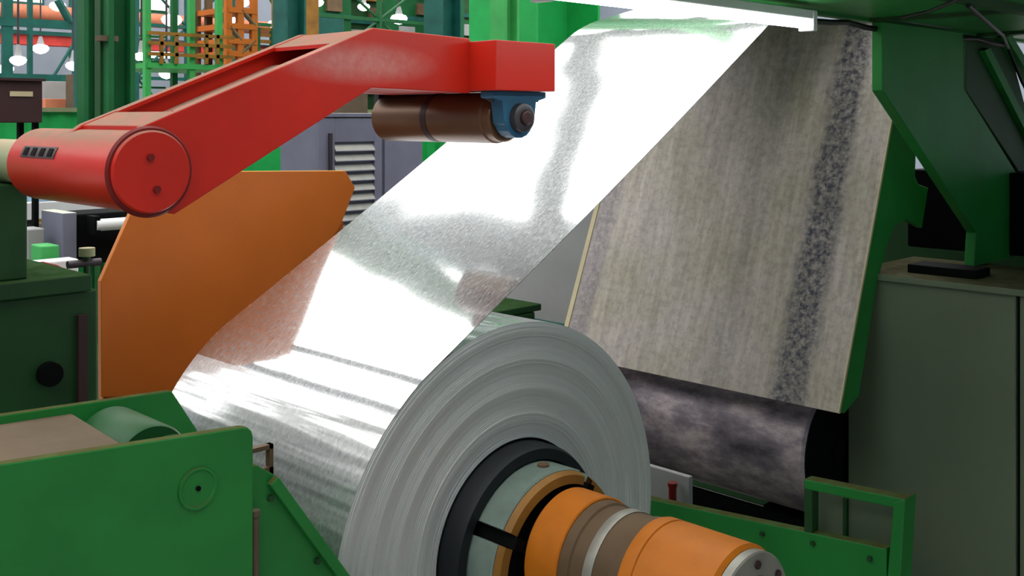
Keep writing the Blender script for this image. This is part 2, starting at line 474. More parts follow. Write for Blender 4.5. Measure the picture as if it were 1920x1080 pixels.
# left lip and green cheek
e0 = Vector((XL, YB, ZB)); e1 = Vector((XL, YT, ZT))
MB().prism([e0 + nn * .004, e1 + nn * .004, e1 - nn * .03, e0 - nn * .03], (-.03, 0, 0)).build('edge_lip', 'cream', tb)
MB().prism([p + Vector((XR - XL, 0, 0)) for p in (e0 + nn * .002, e1 + nn * .002, e1 - nn * .012, e0 - nn * .012)], (.006, 0, 0)).build('edge_lip', 'cream', tb)
ck = [(1572, 777), (1584, 775), (1611, 742), (1640, 560), (1660, 470), (1677, 425), (1700, 412), (1729, 428), (1741, 352), (1722, 345), (1716, 330), (1718, 280), (1680, 214), (1670, 250)]
pts = [at(x, y, X=XR) for x, y in ck[1:13]]
front0 = Vector((XR, YB, ZB)); front1 = Vector((XR, YB, ZB)) + sl * (slen - .02)
ptsc = [front0 - nn * .001] + pts + [Vector((XR, pts[-1].y + .06, 3.0)), front1]
MB().prism(ptsc, (-.03, 0, 0)).build('side_cheek', 'green', tb, .004, label='green side cheek with a hooked rear edge')
MB().prism([Vector((XL, p.y, p.z)) for p in ptsc], (.03, 0, 0)).build('side_cheek', 'green', tb)
box(XL + .05, XR - .05, 2.0, 2.06, 1.6, 1.66).build('cross_bar', 'green_dark', tb)

YD, ZD, RD = 2.16, 1.05, .315
dm = thing('bottom_roll', 'dark worn roll lying under the scuffed table plate', 'roll', (-.7, YD, ZD - RD))
MB().lathe([(-1.5, 0), (-1.5, RD), (.015, RD), (.03, RD - .015), (.03, .08), (.03, 0)], YD, ZD, 96).build('roll_barrel', 'drum', dm, smooth=True, flip=True)
MB().tube((.029, YD, ZD), (.036, YD, ZD), RD - .012, 64).build('blackened_end', 'void', dm, smooth=True)  # roll end coloured black to merge with the shaded gap beside it
MB().tube((.03, YD, ZD), (.05, YD, ZD), .06, 20).build('journal', 'void', dm, smooth=True)
rs = thing('roll_stand', 'dark cradle under the worn roll', 'stand', (-.7, YD, 0))
for x in (-1.3, -.3):
    box(x, x + .08, YD - .12, YD + .12, 0, ZD - RD).build('leg', 'void', rs)
box(-1.3, -.22, YD - .05, YD + .05, .2, .3).build('tie_bar', 'green_dark', rs)
box(-1.15, .02, YD - .15, YD - .12, 0, ZD - RD - .01).build('dark_backing', 'void', rs)  # black sheet added to stand for the darkness under the roll

# ------------------------------------------------------------------ machine bed in the lower right corner
bd = thing('machine_bed', 'green steel bed with an open raised corner frame, right of the mandrel', 'machine bed', (.2, 1.5, 0))
a = at(1180, 928, Y=1.3); b_ = at(1662, 1029, Y=1.3)
MB().prism([a, b_, Vector((b_.x, 1.3, 0)), Vector((a.x, 1.3, 0))], (0, .05, 0)).build('front_plate', 'green', bd, .005)
MB().prism([at(1508, 898, Y=1.3), at(1697, 936, Y=1.3), at(1692, 956, Y=1.3), at(1508, 917, Y=1.3)], (0, .06, 0)).build('frame_bar', 'green', bd, .005)
q0 = at(1697, 936, Y=1.298); q1 = at(1675, 942, Y=1.298)
MB().prism([q1, q0, Vector((q0.x - .075, 1.298, 0)), Vector((q0.x - .15, 1.298, 0))], (0, .10, 0)).build('frame_post', 'green', bd, .005)
q2 = at(1508, 898, Y=1.302); MB().prism([q2, q2 + Vector((.035, 0, 0)), Vector((q2.x + .035, 1.302, .8)), Vector((q2.x, 1.302, .8))], (0, .05, 0)).build('frame_post', 'green_dark', bd)
box(.28, q0.x - .06, 1.42, 1.44, .5, 1.14).build('inner_panel', 'greygreen', bd)
box(.46, .475, 1.40, 1.42, .5, 1.12).build('inner_rib', 'green_dark', bd)
for px, py in ((1430, 1000), (1632, 1047), (1525, 1018)):
    c = at(px, py, Y=1.3); MB().tube(c, c - Vector((0, .012, 0)), .011, 6).build('bolt', 'green_dark', bd)
pr = tag(MB().tube((-.425, 1.46, 0), (-.425, 1.46, .95), .018, 12).tube((-.425, 1.46, .935), (-.425, 1.46, .955), .022, 12).build('coolant_pipe', 'red_dark', smooth=True), 'thin dull red pipe between coil edge and dark roll', 'pipe')
eb = thing('junction_box', 'pale grey box behind the thin red pipe', 'box', (-.48, 1.5, 0))
box(-.62, -.36, 1.50, 1.53, .74, .985).build('lid', 'grey', eb, .004); box(-.5, -.46, 1.505, 1.525, 0, .74).build('stand', 'dark_steel', eb)

# ------------------------------------------------------------------ grey-green housing on the right
hs = thing('machine_housing', 'broad grey-green machine housing panel at the right edge', 'machine housing', (1.6, 2.5, 0))
xl = at(1590, 800, Y=2.2).x; zt = 1.885
xs_ = at(1908, 700, Y=2.2).x
box(xl, xs_ - .008, 2.2, 2.9, 0, zt).build('side_panel', 'greygreen', hs, .006)
box(xs_ + .008, 3.4, 2.2, 2.9, 0, zt).build('side_panel', 'greygreen', hs, .006)
box(xl + .01, 3.39, 2.23, 2.88, 0, zt - .02).build('core', 'void', hs)
box(xl - .005, 3.4, 2.18, 2.92, zt, zt + .03).build('top_ledge', 'greygreen', hs, .004, label='dusty ledge on top of the housing')
bk = tag(box(-.5, .06, 2.56, 2.85, 0, 1.85).build('dark_gap_box', 'void', bevel=.01), 'black box added for the dark of the gap left of the grey-green housing', 'dark box')  # black box added to paint the shade inside the gap

# ------------------------------------------------------------------ bent green column and platform
fr = thing('bent_column', 'dark green bent box column standing on the grey-green housing', 'column', (.4, 2.6, zt + .03))
outl = [(1655, 40), (1655, 170), (1830, 436), (1826, 513), (1955, 523), (1955, 480), (1990, 440), (1808, 166), (1806, 40)]
pp = [at(x, y, X=.45) for x, y in outl]
zb_ = zt + .032
for p in pp:
    if p.z < zb_ + .06: p.z = zb_
pp[0].z = pp[-1].z = 3.06
MB().prism(pp, (-.05, 0, 0)).build('web', 'green', fr, .005)
# ribs on the far side of the web forming the recessed channel
ch = [at(x, y, X=.40) for x, y in ((1812, 60), (1812, 170), (1990, 445), (1955, 470), (1955, 300), (1920, 190), (1890, 60))]
for p in ch: p.z = min(p.z, 3.06)
MB().prism(ch, (-.08, 0, 0)).build('gusset', 'green_dark', fr, .004)
r0 = [at(1835, 95, X=.401), at(1950, 320, X=.401), at(1956, 306, X=.401), at(1846, 90, X=.401)]
MB().prism(r0, (.03, 0, 0)).build('rib', 'green', fr)
r0 = [at(1868, 70, X=.401), at(1950, 205, X=.401), at(1958, 195, X=.401), at(1880, 68, X=.401)]
MB().prism(r0, (.05, 0, 0)).build('rib', 'green', fr)

pf = thing('overhead_platform', 'dark green underside of an overhead platform at the top right', 'platform', (1.1, 2.4, 3.06))
box(.38, 1.95, -.75, 6, 3.075, 3.10).build('deck', 'green', pf)
box(.36, .40, -.75, 6, 3.06, 3.24).build('edge_beam', 'green', pf, .004)
for y in (-.7, .3, 1.75, 2.9, 4.2): box(.40, 1.95, y, y + .06, 3.055 + .005, 3.075).build('joist', 'green_dark', pf)
box(1.02, 1.07, -.75, 6, 3.045, 3.075).build('joist', 'green_dark', pf)
cb = tag(MB().path([Vector((.42 + .012 * math.sin(i * 1.1), .9 + .16 * i, 3.045 - .018 * abs(math.sin(i * .8)))) for i in range(16)], .012).build('power_cable', 'cable', smooth=True), 'black cable strung along the platform edge past the lamp', 'cable')
cpts = [at(1690, 33, Z=3.04), at(1740, 22, Z=3.035), at(1790, 2, Z=3.04), at(1830, -20, Z=3.04)]
tag(MB().path(cpts, .007).build('power_cable', 'cable', smooth=True), 'thin black cable curving up across the platform underside', 'cable')
cpts = [at(1815, 10, Z=3.04), at(1850, 40, Z=3.03), at(1880, 66, Z=3.03), at(1890, 90, X=.47), at(1915, 150, X=.47), at(1950, 220, X=.47)]
tag(MB().path(cpts, .009).build('power_cable', 'cable', smooth=True), 'black cable hanging down beside the bent green column', 'cable')

lm = thing('fluorescent_lamp', 'glowing white fluorescent batten lamp under the platform edge', 'lamp', (.50, .4, 2.97))
yl0, yl1 = -.42, 1.06
box(.475, .535, yl0, yl1, 3.015, 3.05).build('lamp_body', 'white', lm, .004)
for x in (.488, .523): MB().tube((x, yl0 + .03, 2.998), (x, yl1 - .03, 2.998), .014, 16).build('tube', 'tube', lm, smooth=True)
for y in (yl0, yl1 - .03): box(.473, .538, y, y + .03, 2.972, 3.05).build('end_cap', 'white', lm, .004)

# backdrop machine behind the table: dark green and bright gap
tag(box(-2.2, 2.8, 3.78, 3.95, 0, 2.31).build('rear_panel', 'green_dark', bevel=.01), 'dark green panel behind the bent column', 'panel')
tag(box(-.1, 1.2, 3.2, 3.45, 1.93, 2.36).build('rear_beam', 'void', bevel=.01), 'black beam behind the hooked green cheek', 'beam')
tag(box(.3, .62, 2.33, 2.5, zt + .03, zt + .07).build('steel_offcut', 'void', bevel=.004), 'black steel offcut on the housing ledge beside the table', 'offcut')

gp = thing('grey_machine_guard', 'plain light grey machine guard seen between strip and table', 'machine guard', (-1.9, 2.2, 0))
box(-2.6, -1.5, 2.3, 2.36, 1.37, 2.62).build('guard_sheet', 'grey', gp, .004)
for x in (-2.58, -1.58): box(x, x + .06, 2.32, 2.38, 0, 1.37).build('leg', 'dark_steel', gp)
box(-2.6, -1.5, 2.27, 2.30, 1.33, 1.38).build('bottom_rail', 'teal', gp)
tag(box(-2.6, -1.6, 2.14, 2.24, 0, 1.32).build('rusty_plinth', 'rust', bevel=.01), 'rust brown plinth under the grey guard', 'plinth')

# ------------------------------------------------------------------ orange side guard
og = thing('side_guard', 'tall orange side guard plate at the far edge of the strip', 'guard plate', (-1.6, -.1, 0))
poly = [(190, 745), (189, 527), (252, 385), (300, 322), (648, 320), (666, 352), (640, 420), (480, 680), (400, 745)]
MB().prism([at(x, y, X=-1.56) for x, y in poly], (-.03, 0, 0)).build('plate', 'orange', og, .003)
p = at(190, 745, X=-1.56)
box(-1.63, -1.59, p.y + .02, p.y + .10, 0, p.z + .1).build('leg', 'orange', og); box(-1.63, -1.59, .38, .44, 0, 2.16).build('leg', 'orange', og)

# ------------------------------------------------------------------ red swing arm
XA = -.183; XF = -.61
ar = thing('swing_arm', 'big red swing arm reaching over the strip', 'swing arm', (-.4, -1.223, 2.39))
pc = at(280, 322, X=XA); PR = .1125
arc = [Vector((XA, pc.y + PR * math.cos(a), pc.z + PR * math.sin(a))) for a in [math.radians(d) for d in range(118, 296, 12)]]
up_ = [at(x, y, X=XA) for x, y in ((700, 52), (882, 72))]
lo_ = [at(x, y, X=XA) for x, y in ((882, 175), (697, 165), (328, 402))]
top0 = at(272, 234, X=XA)
outline = [top0] + arc + list(reversed(lo_)) + list(reversed(up_)) 
MB().prism(outline, (-.03, 0, 0)).build('front_cheek', 'red_patch', ar, .004)
MB().prism([Vector((XF + .03, q.y, q.z)) for q in outline], (-.03, 0, 0)).build('rear_cheek', 'red', ar, .004)
u0, u1, u2 = top0, up_[0], up_[1]
dz = Vector((0, 0, 1))
def sheet(name, a, b, drop, t, x0=XF + .03, x1=XA - .03, mat='red'):
    A = Vector((x0, a.y, a.z - drop)); B = Vector((x0, b.y, b.z - drop))
    return MB().prism([A, B, B - dz * t, A - dz * t], (x1 - x0, 0, 0)).build(name, mat, ar)
dirn = (u1 - u0)
s0 = u0 + dirn * .13; s1 = u0 + dirn * .84
sheet('top_plate', u0, s0, .004, .012); sheet('top_plate', s1, u1, .004, .012); sheet('top_plate', u1, u2, .004, .012)
sheet('channel_floor', s0, s1, .062, .012)
for xx in (XF + .03, XA - .046):
    A = Vector((xx, s0.y, s0.z - .001)); B = Vector((xx, s1.y, s1.z - .001))
    MB().prism([A, B, B - dz * .012, A - dz * .012], (.016, 0, 0)).build('top_flange', 'red', ar)
e = u0 + Vector((0, .003, 0)); MB().prism([Vector((XF + .03, e.y, e.z - .002)), Vector((XF + .03, e.y + .012, e.z - .002)), Vector((XF + .03, e.y + .012, e.z - .07)), Vector((XF + .03, e.y, e.z - .07))], (XA - XF - .06, 0, 0)).build('end_strip', 'red', ar)
l0, l1, l2 = lo_
sheet('bottom_plate', Vector((0, l1.y, l1.z + .014)), Vector((0, l0.y, l0.z + .014)), 0, .012); sheet('bottom_plate', Vector((0, l2.y + .02, l2.z + .034)), Vector((0, l1.y, l1.z + .014)), 0, .012)
# mounting pad of the roller and the end block
b0 = at(930, 72, X=-.05); b1 = at(1041, 82, X=-.05)
zlo = 2.742
box(XF, -.05, b0.y, b1.y, zlo, b0.z - .004).build('end_block', 'red', ar, .003)
box(XF - .24, XF, b0.y + .02, b1.y - .02, zlo, zlo + .10).build('roller_beam', 'red_dark', ar, .004)
MB().lathe([(-.915, 0), (-.915, PR - .004), (-.905, PR), (XA + .012, PR), (XA + .018, PR - .005), (XA + .018, 0)], pc.y, pc.z, 72).build('pivot_tube', 'red', ar, smooth=True, flip=True)
MB().lathe([(XA + .001, PR + .012), (XA + .008, PR + .006), (XA + .008, PR - .002)], pc.y, pc.z, 72).build('weld_bead', 'red_dark', ar, smooth=True, flip=True)
for px, py in ((282, 295), (294, 355)):
    c = at(px, py, X=XA + .018); MB().tube(c - Vector((.004, 0, 0)), c + Vector((.006, 0, 0)), .011, 6).build('screw', 'red_dark', ar)
# dark slotted plate on the tube, lying on its curve
sl_mb = MB()
a0, a1 = math.radians(148), math.radians(166)
sl_mb.lathe([(-.80, PR - .004), (-.80, PR + .002), (-.55, PR + .002), (-.55, PR - .004)], pc.y, pc.z, 6, a0, a1)
slot = sl_mb.build('slotted_tag', 'boxbrown', ar, flip=True, label='dark worn tag with small slots on the tube')
for i in range(4):
    x = -.78 + i * .06
    MB().lathe([(x, PR), (x, PR + .004), (x + .03, PR + .004), (x + .03, PR)], pc.y, pc.z, 4, a0 + .05, a1 - .05).build('slot', 'void', slot, flip=True)
# pale speckled patch on the flank of the arm comes from its material
# press roller
YR_, ZR_ = .11, 2.648; RP = .092
ro = thing('press_roller', 'brown press roller with blue bearing hanging under the red arm', 'roller', (-.55, YR_, ZR_ - RP))
MB().lathe([(-.83, 0), (-.83, RP - .006), (-.822, RP), (-.53, RP), (-.527, RP - .006), (-.498, RP - .006), (-.495, RP), (-.205, RP), (-.20, RP - .005), (-.165, RP - .006), (-.16, RP - .012), (-.16, 0)], YR_, ZR_, 72).build('barrel', 'brown', ro, smooth=True, flip=True)
MB().lathe([(-.529, RP - .005), (-.529, RP + .001), (-.496, RP + .001), (-.496, RP - .005)], YR_, ZR_, 72).build('band', 'boxbrown', ro, smooth=True, flip=True)
zt2 = zlo - .001
prf = [(-.135, zt2), (.135, zt2), (.135, zt2 - .022), (.085, zt2 - .035), (.074, ZR_ - .02)]
pts = [Vector((-.15, YR_ + y, z)) for y, z in prf]
for d in range(-20, -161, -20): pts.append(Vector((-.15, YR_ + .072 * math.cos(math.radians(d)), ZR_ + .072 * math.sin(math.radians(d)))))
pts += [Vector((-.15, YR_ - .074, ZR_ - .02)), Vector((-.15, YR_ - .085, zt2 - .035)), Vector((-.15, YR_ - .135, zt2 - .022))]
bb = MB().prism(pts, (.06, 0, 0)).build('bearing_block', 'blue', ro, .003)
MB().lathe([(-.09, .052), (-.066, .05), (-.062, .044), (-.062, .026), (-.075, .024)], YR_, ZR_, 40).build('bearing_ring', 'dark_steel', bb, smooth=True, flip=True)
MB().lathe([(-.09, 0), (-.05, .0), (-.05, .020), (-.054, .024), (-.09, .024)], YR_, ZR_, 32).build('shaft_end', 'boxbrown', bb, smooth=True)
for y in (-.11, .11): MB().tube((-.12, YR_ + y, zt2 - .022), (-.12, YR_ + y, zt2 - .036), .012, 6).build('bolt', 'dark_steel', bb)
box(-.86, -.83, YR_ - .05, YR_ + .05, ZR_ - .04, zt2).build('bearing_block', 'dark_steel', ro)
# pivot pipe and its post
pp_ = thing('pivot_pipe', 'olive grey pivot pipe running left from the red arm', 'pipe', (-1.4, pc.y, pc.z - .073))
MB().tube((-2.0, pc.y, pc.z), (-.916, pc.y, pc.z), .0735, 40).build('pipe', 'pipe', pp_, smooth=True)
MB().tube((-.935, pc.y, pc.z), (-.917, pc.y, pc.z), .085, 40).build('collar', 'pipe', pp_, smooth=True)
ps = thing('pivot_post', 'dark green post under the olive grey pipe', 'post', (-1.25, pc.y, 2.12))
za = pc.z - .0735
pq = at(52, 440, X=-1.08)
box(-1.5, -1.08, -1.5, pq.y, 2.115, za).build('post_body', 'green_dark', ps, .006)

# ------------------------------------------------------------------ left machinery
lb = thing('drive_box', 'very dark green drive box left of the orange guard', 'machine box', (-1.3, -1.5, 0))
yr = at(184, 600, X=-1.05).y
box(-1.55, -1.05, -2.3, yr, 0, 2.06).build('body', 'green_dark', lb, .008)
box(-1.6, -1.03, -2.3, yr - .03, 2.06, 2.115).build('lid', 'green_dark', lb, .004)
box(-1.05, -1.03, yr - .075, yr - .045, .2, 1.98).build('corner_strip', 'boxbrown', lb)
box(-1.05, -1.02, -2.2, yr - .1, 1.36, 1.42).build('rail', 'green_dark', lb)
c = at(90, 700, X=-1.05); MB().tube(c, c + Vector((.03, 0, 0)), .04, 20).build('plug', 'void', lb, smooth=True)

tr = thing('guide_trough', 'large green guide trough plate with a round boss, bottom left', 'guide trough', (-.14, -1.7, 0))
XN = .10; XB = -.40
c1 = at(475, 797, X=XN); c2 = at(-60, 880, X=XN)
rr_ = .03
cor = [Vector((XN, c1.y - rr_ + rr_ * math.cos(math.radians(d)), c1.z - rr_ + rr_ * math.sin(math.radians(d)))) for d in (90, 60, 30, 0)]
fp = MB().prism([c2] + cor + [Vector((XN, c1.y, .0)), Vector((XN, c2.y, .0))], (-.03, 0, 0)).build('near_plate', 'green', tr, .004)
d0 = at(-40, 769, Z=1.90); d1 = at(322, 733, X=XB)
zt3 = at(322, 733, X=XB).z
MB().prism([Vector((XB, -2.0, zt3 + .045)), Vector((XB, d1.y, zt3)), Vector((XB, d1.y + .10, zt3 - .16)), Vector((XB, d1.y + .10, 0)), Vector((XB, -2.0, 0))], (-.025, 0, 0)).build('far_plate', 'green', tr, .003)
zz = c1.z - .015
e1 = at(205, 815, Z=zz); e2 = at(110, 768, Z=zz)
MB().prism([Vector((XN - .03, -2.0, zz + .03)), Vector((XN - .03, e1.y - .02, zz)), Vector((XB, e2.y + .01, zz)), Vector((XB, -2.0, zz + .03))], (0, 0, -.02)).build('deck_plate', 'tan', tr, .003, label='flat dusty tan deck plate')
# roller inside the trough
yrl = at(265, 790, X=-.12).y; 
rl = MB().lathe([(XB + .02, 0), (XB + .02, .10), (XB + .03, .105), (-.13, .105), (-.12, .10), (-.12, .0)], -1.245, zz - .10, 56).build('guide_roller', 'green_clean', tr, smooth=True, flip=True)
MB().lathe([(-.12, 0), (-.12, .085), (.05, .085), (.06, .08), (.06, 0)], -1.20, zz - .115, 56).build('guide_roller', 'green_clean', tr, smooth=True, flip=True)
bc = at(370, 915, X=XN)
bs = MB().lathe([(XN, .052), (XN + .006, .052), (XN + .006, .046), (XN + .003, .044), (XN + .003, .0)], bc.y, bc.z, 40).build('round_boss', 'green', tr, flip=True)
MB().tube(bc + Vector((.002, 0, 0)), bc + Vector((.008, 0, 0)), .0065, 10).build('centre_screw', 'void', bs)
# hinge bracket
h = at(480, 838, X=.03); g = at(509, 890, X=.03)
hb = MB(); wz = .012
for (y0, y1, z0, z1) in ((h.y - .02, g.y, h.z - wz, h.z), (g.y - wz, g.y, g.z, h.z), (h.y - .02, g.y, g.z - .01, g.z + .025)): hb.box(.02, .04, y0, y1, z0, z1)
hb.build('hinge_bracket', 'rust', tr, label='rusty open hinge bracket')

sp = thing('sloping_guide', 'green sloping guide plate running down in front of the coil edge', 'guide plate', (.06, -1.0, 0))
w0 = at(482, 872, X=.06); w1 = at(514, 890, X=.06); w2 = at(652, 1080, X=.06)
dd = (w2 - w1).normalized(); w3 = w1 + dd * 1.1
MB().prism([Vector((.06, w0.y - .02, w0.z)), w0, w1, w3, Vector((.06, w3.y, 0)), Vector((.06, w0.y - .02, 0))], (-.02, 0, 0)).build('sheet', 'green', sp, .003)
i1 = at(505, 925, X=.06); i2 = i1 + dd * 1.0; nv = Vector((0, -dd.z, dd.y))
MB().prism([w1 + Vector((.0, 0, 0)), w3, w3 - nv * .03, w1 - nv * .03], (.022, 0, 0)).build('edge_flange', 'green', sp, .003)
for t in (.04, .30): 
    c = w1 + dd * t - nv * .045 + Vector((.0, 0, 0)); MB().tube(c, c + Vector((.012, 0, 0)), .009, 6).build('bolt', 'green_dark', sp)
c = at(478, 965, X=.085)
tag(MB().tube((.085, c.y, 0), (.085, c.y, c.z), .0105, 14).tube((.085, c.y, c.z - .004), (.085, c.y, c.z + .012), .013, 14).build('tan_rod', 'tan', smooth=True), 'upright tan rod between trough plate and sloping guide', 'rod')


# ------------------------------------------------------------------ clutter left of the orange guard
def rbox(px, X, depth, mat, name, label, cat, group=None, bevel=.008, floor=False):
    y0, y1, z0, z1 = rects(px, X)
    o = box(X - depth, X, y0, y1, 0 if floor else z0, z1).build(name, mat, bevel=bevel)
    return tag(o, label, cat, group)


be = thing('white_rail', 'pale blue and white rail beam passing under the red pivot tube', 'rail', (-4.25, 0, 0))
y0, y1, z0, z1 = rects((35, 262, 381, 399), -4.2)
box(-4.3, -4.2, y0, y1, z0, z1).build('beam', 'white', be, .006)
box(-4.36, -4.22, y0 + .1, y1 - .1, z1, z1 + .04).build('top_strip', 'lightblue', be, .004)
for yy in (y0 + .05, y1 - .1): box(-4.29, -4.23, yy, yy + .05, 0, z0).build('leg', 'dark_steel', be)
rbox((30, 92, 338, 384), -4.7, .4, 'ochre', 'ochre_crate', 'small ochre crate half hidden behind the dark green post', 'crate', floor=True)
mt = thing('shaft_motor', 'dark boxed motor with a white shaft, left of the orange guard', 'motor', (-2.7, -.3, 0))
y0, y1, z0, z1 = rects((144, 262, 402, 486), -3.32); box(-3.6, -3.32, y0, y1, z0, z1).build('casing', 'void', mt, .008)
y0b, y1b, z0, z1 = rects((118, 144, 400, 478), -3.3); box(-3.6, -3.3, y0b, y1b, 0, z1).build('side_plate', 'cabinet', mt, .004)
c0 = at(170, 421, X=-3.28); MB().tube((-3.22, c0.y, c0.z), (-3.22, c0.y + .5, c0.z), .033, 24).build('shaft', 'white', mt, smooth=True)
box(-3.3, -3.2, c0.y - .015, c0.y + .02, c0.z - .05, c0.z + .05).build('bracket', 'void', mt)
rbox((52, 84, 430, 458), -3.4, .15, 'grey', 'grey_parts_box', 'small grey box beside the green parts box', 'box', floor=True)
rbox((84, 112, 420, 452), -3.95, .15, 'tan', 'tan_parts_box', 'small tan box behind the green parts box', 'box', floor=True)
rbox((78, 112, 462, 492), -3.12, .15, 'green_pale', 'green_parts_box', 'small bright green parts box beside the motor', 'box', floor=True)
rbox((55, 148, 494, 521), -2.95, .12, 'white', 'white_tray', 'shallow white tray behind the dark green box', 'tray', floor=True)
hp = [at(x, y, X=-2.93) for x, y in ((50, 498), (80, 494), (105, 500), (130, 512), (150, 520))]
tag(MB().path(hp, .010).build('red_hose', 'red_dark', smooth=True), 'thin dull red hose lying across the white tray', 'hose')
va = thing('small_valve', 'small dark valve with pipe on the dark green box', 'valve', (-1.2, -.9, 2.0))
c = at(163, 520, X=-1.25)
MB().tube((-1.25, c.y, 2.0), (-1.25, c.y, 2.17), .012, 12).build('stem', 'green_dark', va, smooth=True)
MB().tube((-1.25, c.y, 2.15), (-1.25, c.y, 2.18), .028, 14).build('cap', 'pipe', va, smooth=True)
MB().tube((-1.25, c.y - .07, 2.125), (-1.25, c.y + .05, 2.125), .014, 12).build('side_pipe', 'dark_steel', va, smooth=True)

bx = thing('switch_box', 'dark brown switch box with cream label on two thin legs', 'switch box', (-3.9, -.4, 0))
y0, y1, z0, z1 = rects((-30, 80, 150, 230), -3.6); box(-3.75, -3.6, y0, y1, z0, z1).build('case', 'boxbrown', bx, .006)
box(-3.76, -3.58, y0 - .01, y1 + .01, z1, z1 + .015).build('lid', 'boxbrown', bx)
y0, y1, z0, z1 = rects((18, 61, 171, 181), -3.6); box(-3.6, -3.594, y0, y1, z0, z1).build('label_plate', 'cream', bx)
for px in (38, 66):
    c = at(px, 235, X=-3.68); box(-3.7, -3.66, c.y - .013, c.y + .013, 0, c.z + .02).build('leg', 'void', bx)

# louvred cabinet
cbn = thing('louvred_cabinet', 'violet-grey cabinet with a louvred door behind the press roller', 'cabinet', (-4.3, 2.3, 0))
XCb = -4.0
y0, y1, z0, z1 = rects((596, 716, 217, 400), XCb)
y2 = at(792, 300, X=XCb).y
box(XCb - .5, XCb - .02, y0, y2, 0, z1 - .01).build('body', 'cabinet', cbn, .006)
box(XCb - .52, XCb + .01, y0 - .01, y2, z1 - .01, z1 + .02).build('lid', 'cabinet', cbn, .004)
ya, yb_ = at(628, 300, X=XCb).y, at(702, 300, X=XCb).y
box(XCb - .02, XCb, y0, ya, 0, z1 - .02).build('door_stile', 'cabinet', cbn, .003); box(XCb - .02, XCb, yb_, y1, 0, z1 - .02).build('door_stile', 'cabinet', cbn, .003)
ztp = at(660, 266, X=XCb).z
box(XCb - .02, XCb, ya, yb_, ztp, z1 - .02).build('door_rail', 'cabinet', cbn, .003)
box(XCb - .02, XCb, y1 + .03, y2, 0, z1 - .02).build('door_leaf', 'cabinet', cbn, .003)
box(XCb - .03, XCb - .021, ya, yb_, .6, ztp).build('louvre_back', 'void', cbn)
zl = ztp - .02
i = 0
while zl > .9:
    MB().prism([Vector((XCb - .02, ya, zl)), Vector((XCb + .012, ya, zl - .045)), Vector((XCb + .012, ya, zl - .052)), Vector((XCb - .02, ya, zl - .012))], (0, yb_ - ya, 0)).build('louvre_slat', 'cabinet', cbn)
    zl -= .075
hz = at(606, 250, X=XCb); box(XCb, XCb + .02, hz.y - .006 + .05, hz.y + .02 + .05, 1.6, hz.z).build('handle_strip', 'dark_steel', cbn)

# green corrugated fence
fn = thing('corrugated_fence', 'bright green corrugated sheet fence across the hall', 'fence', (-7.5, 3, 0))
ztop = 2.70
for j in range(6):
    mbp = MB(); ya = -2.0 + j * 2.2; pr_ = []
    for i in range(23):
        pr_.append((-7.5 + (.03 if (i // 1) % 2 else 0), ya + i * .1))
    k = len(pr_)
    for x, y in pr_: mbp.v += [Vector((x, y, .05)), Vector((x, y, ztop)), Vector((x - .01, y, .05)), Vector((x - .01, y, ztop))]
    for i in range(k - 1):
        a = i * 4; b = a + 4; mbp.f += [(a, b, b + 1, a + 1), (b + 2, a + 2, a + 3, b + 3), (a + 1, b + 1, b + 3, a + 3), (b, a, a + 2, b + 2)]
    mbp.build('fence_panel', 'green_fence', fn)
    box(-7.6, -7.53, ya - .03, ya + .03, 0, ztop + .02).build('fence_post', 'column_green', fn)
box(-7.56, -7.44, -2, 11.2, ztop, ztop + .04).build('top_rail', 'pipe', fn)


# ------------------------------------------------------------------ hall columns and far equipment
def hcol(name, px0, px1, X, label, mat, web=None, group='hall columns', z1=11.0, cat='column'):
    y0 = at(px0, 100, X=X).y; y1 = at(px1, 100, X=X).y; t = .02; dpt = (y1 - y0)
    th_ = thing(name, label, cat, (X - dpt / 2, (y0 + y1) / 2, 0), group)
    box(X - dpt, X, y0, y0 + t * 2, 0, z1).build('flange', mat, th_); box(X - dpt, X, y1 - t * 2, y1, 0, z1).build('flange', mat, th_)
    box(X - dpt * .55, X - dpt * .45, y0 + t * 2, y1 - t * 2, 0, z1).build('web', web or mat, th_)
    return th_


ca = hcol('hall_column', 204, 254, -5.2, 'thick dark green steel column left of the green tower', 'column_green')
p0_, p1_ = at(188, 100, X=-5.3).y, at(204, 100, X=-5.2).y
box(-5.4, -5.3, p0_, p1_, 0, 11).build('cable_tray', 'green_dark', ca)
box(-5.3, -5.21, p1_ - .06, p1_ + .08, 3.22, 3.26).build('bracket', 'tan', ca)
hcol('hall_column', 158, 190, -7.0, 'green column just left of the thick dark green one', 'column_green')
hcol('hall_column', 144, 158, -9.0, 'narrow slate teal column by the red crane girder', 'teal')
hcol('hall_column', 536, 574, -13, 'grey teal column beside the orange scaffold', 'teal')
hcol('hall_column', 828, 866, -12, 'dark teal column above the bend of the red arm', 'teal')
hcol('hall_column', 946, 974, -6.0, 'bright green column behind the red end block', 'green_pale')
hcol('hall_column', 1005, 1125, -6.3, 'wide green column beside the strip top', 'green_fence')
hcol('hall_column', 974, 1005, -7.5, 'dark green column between the two bright green ones', 'column_green')

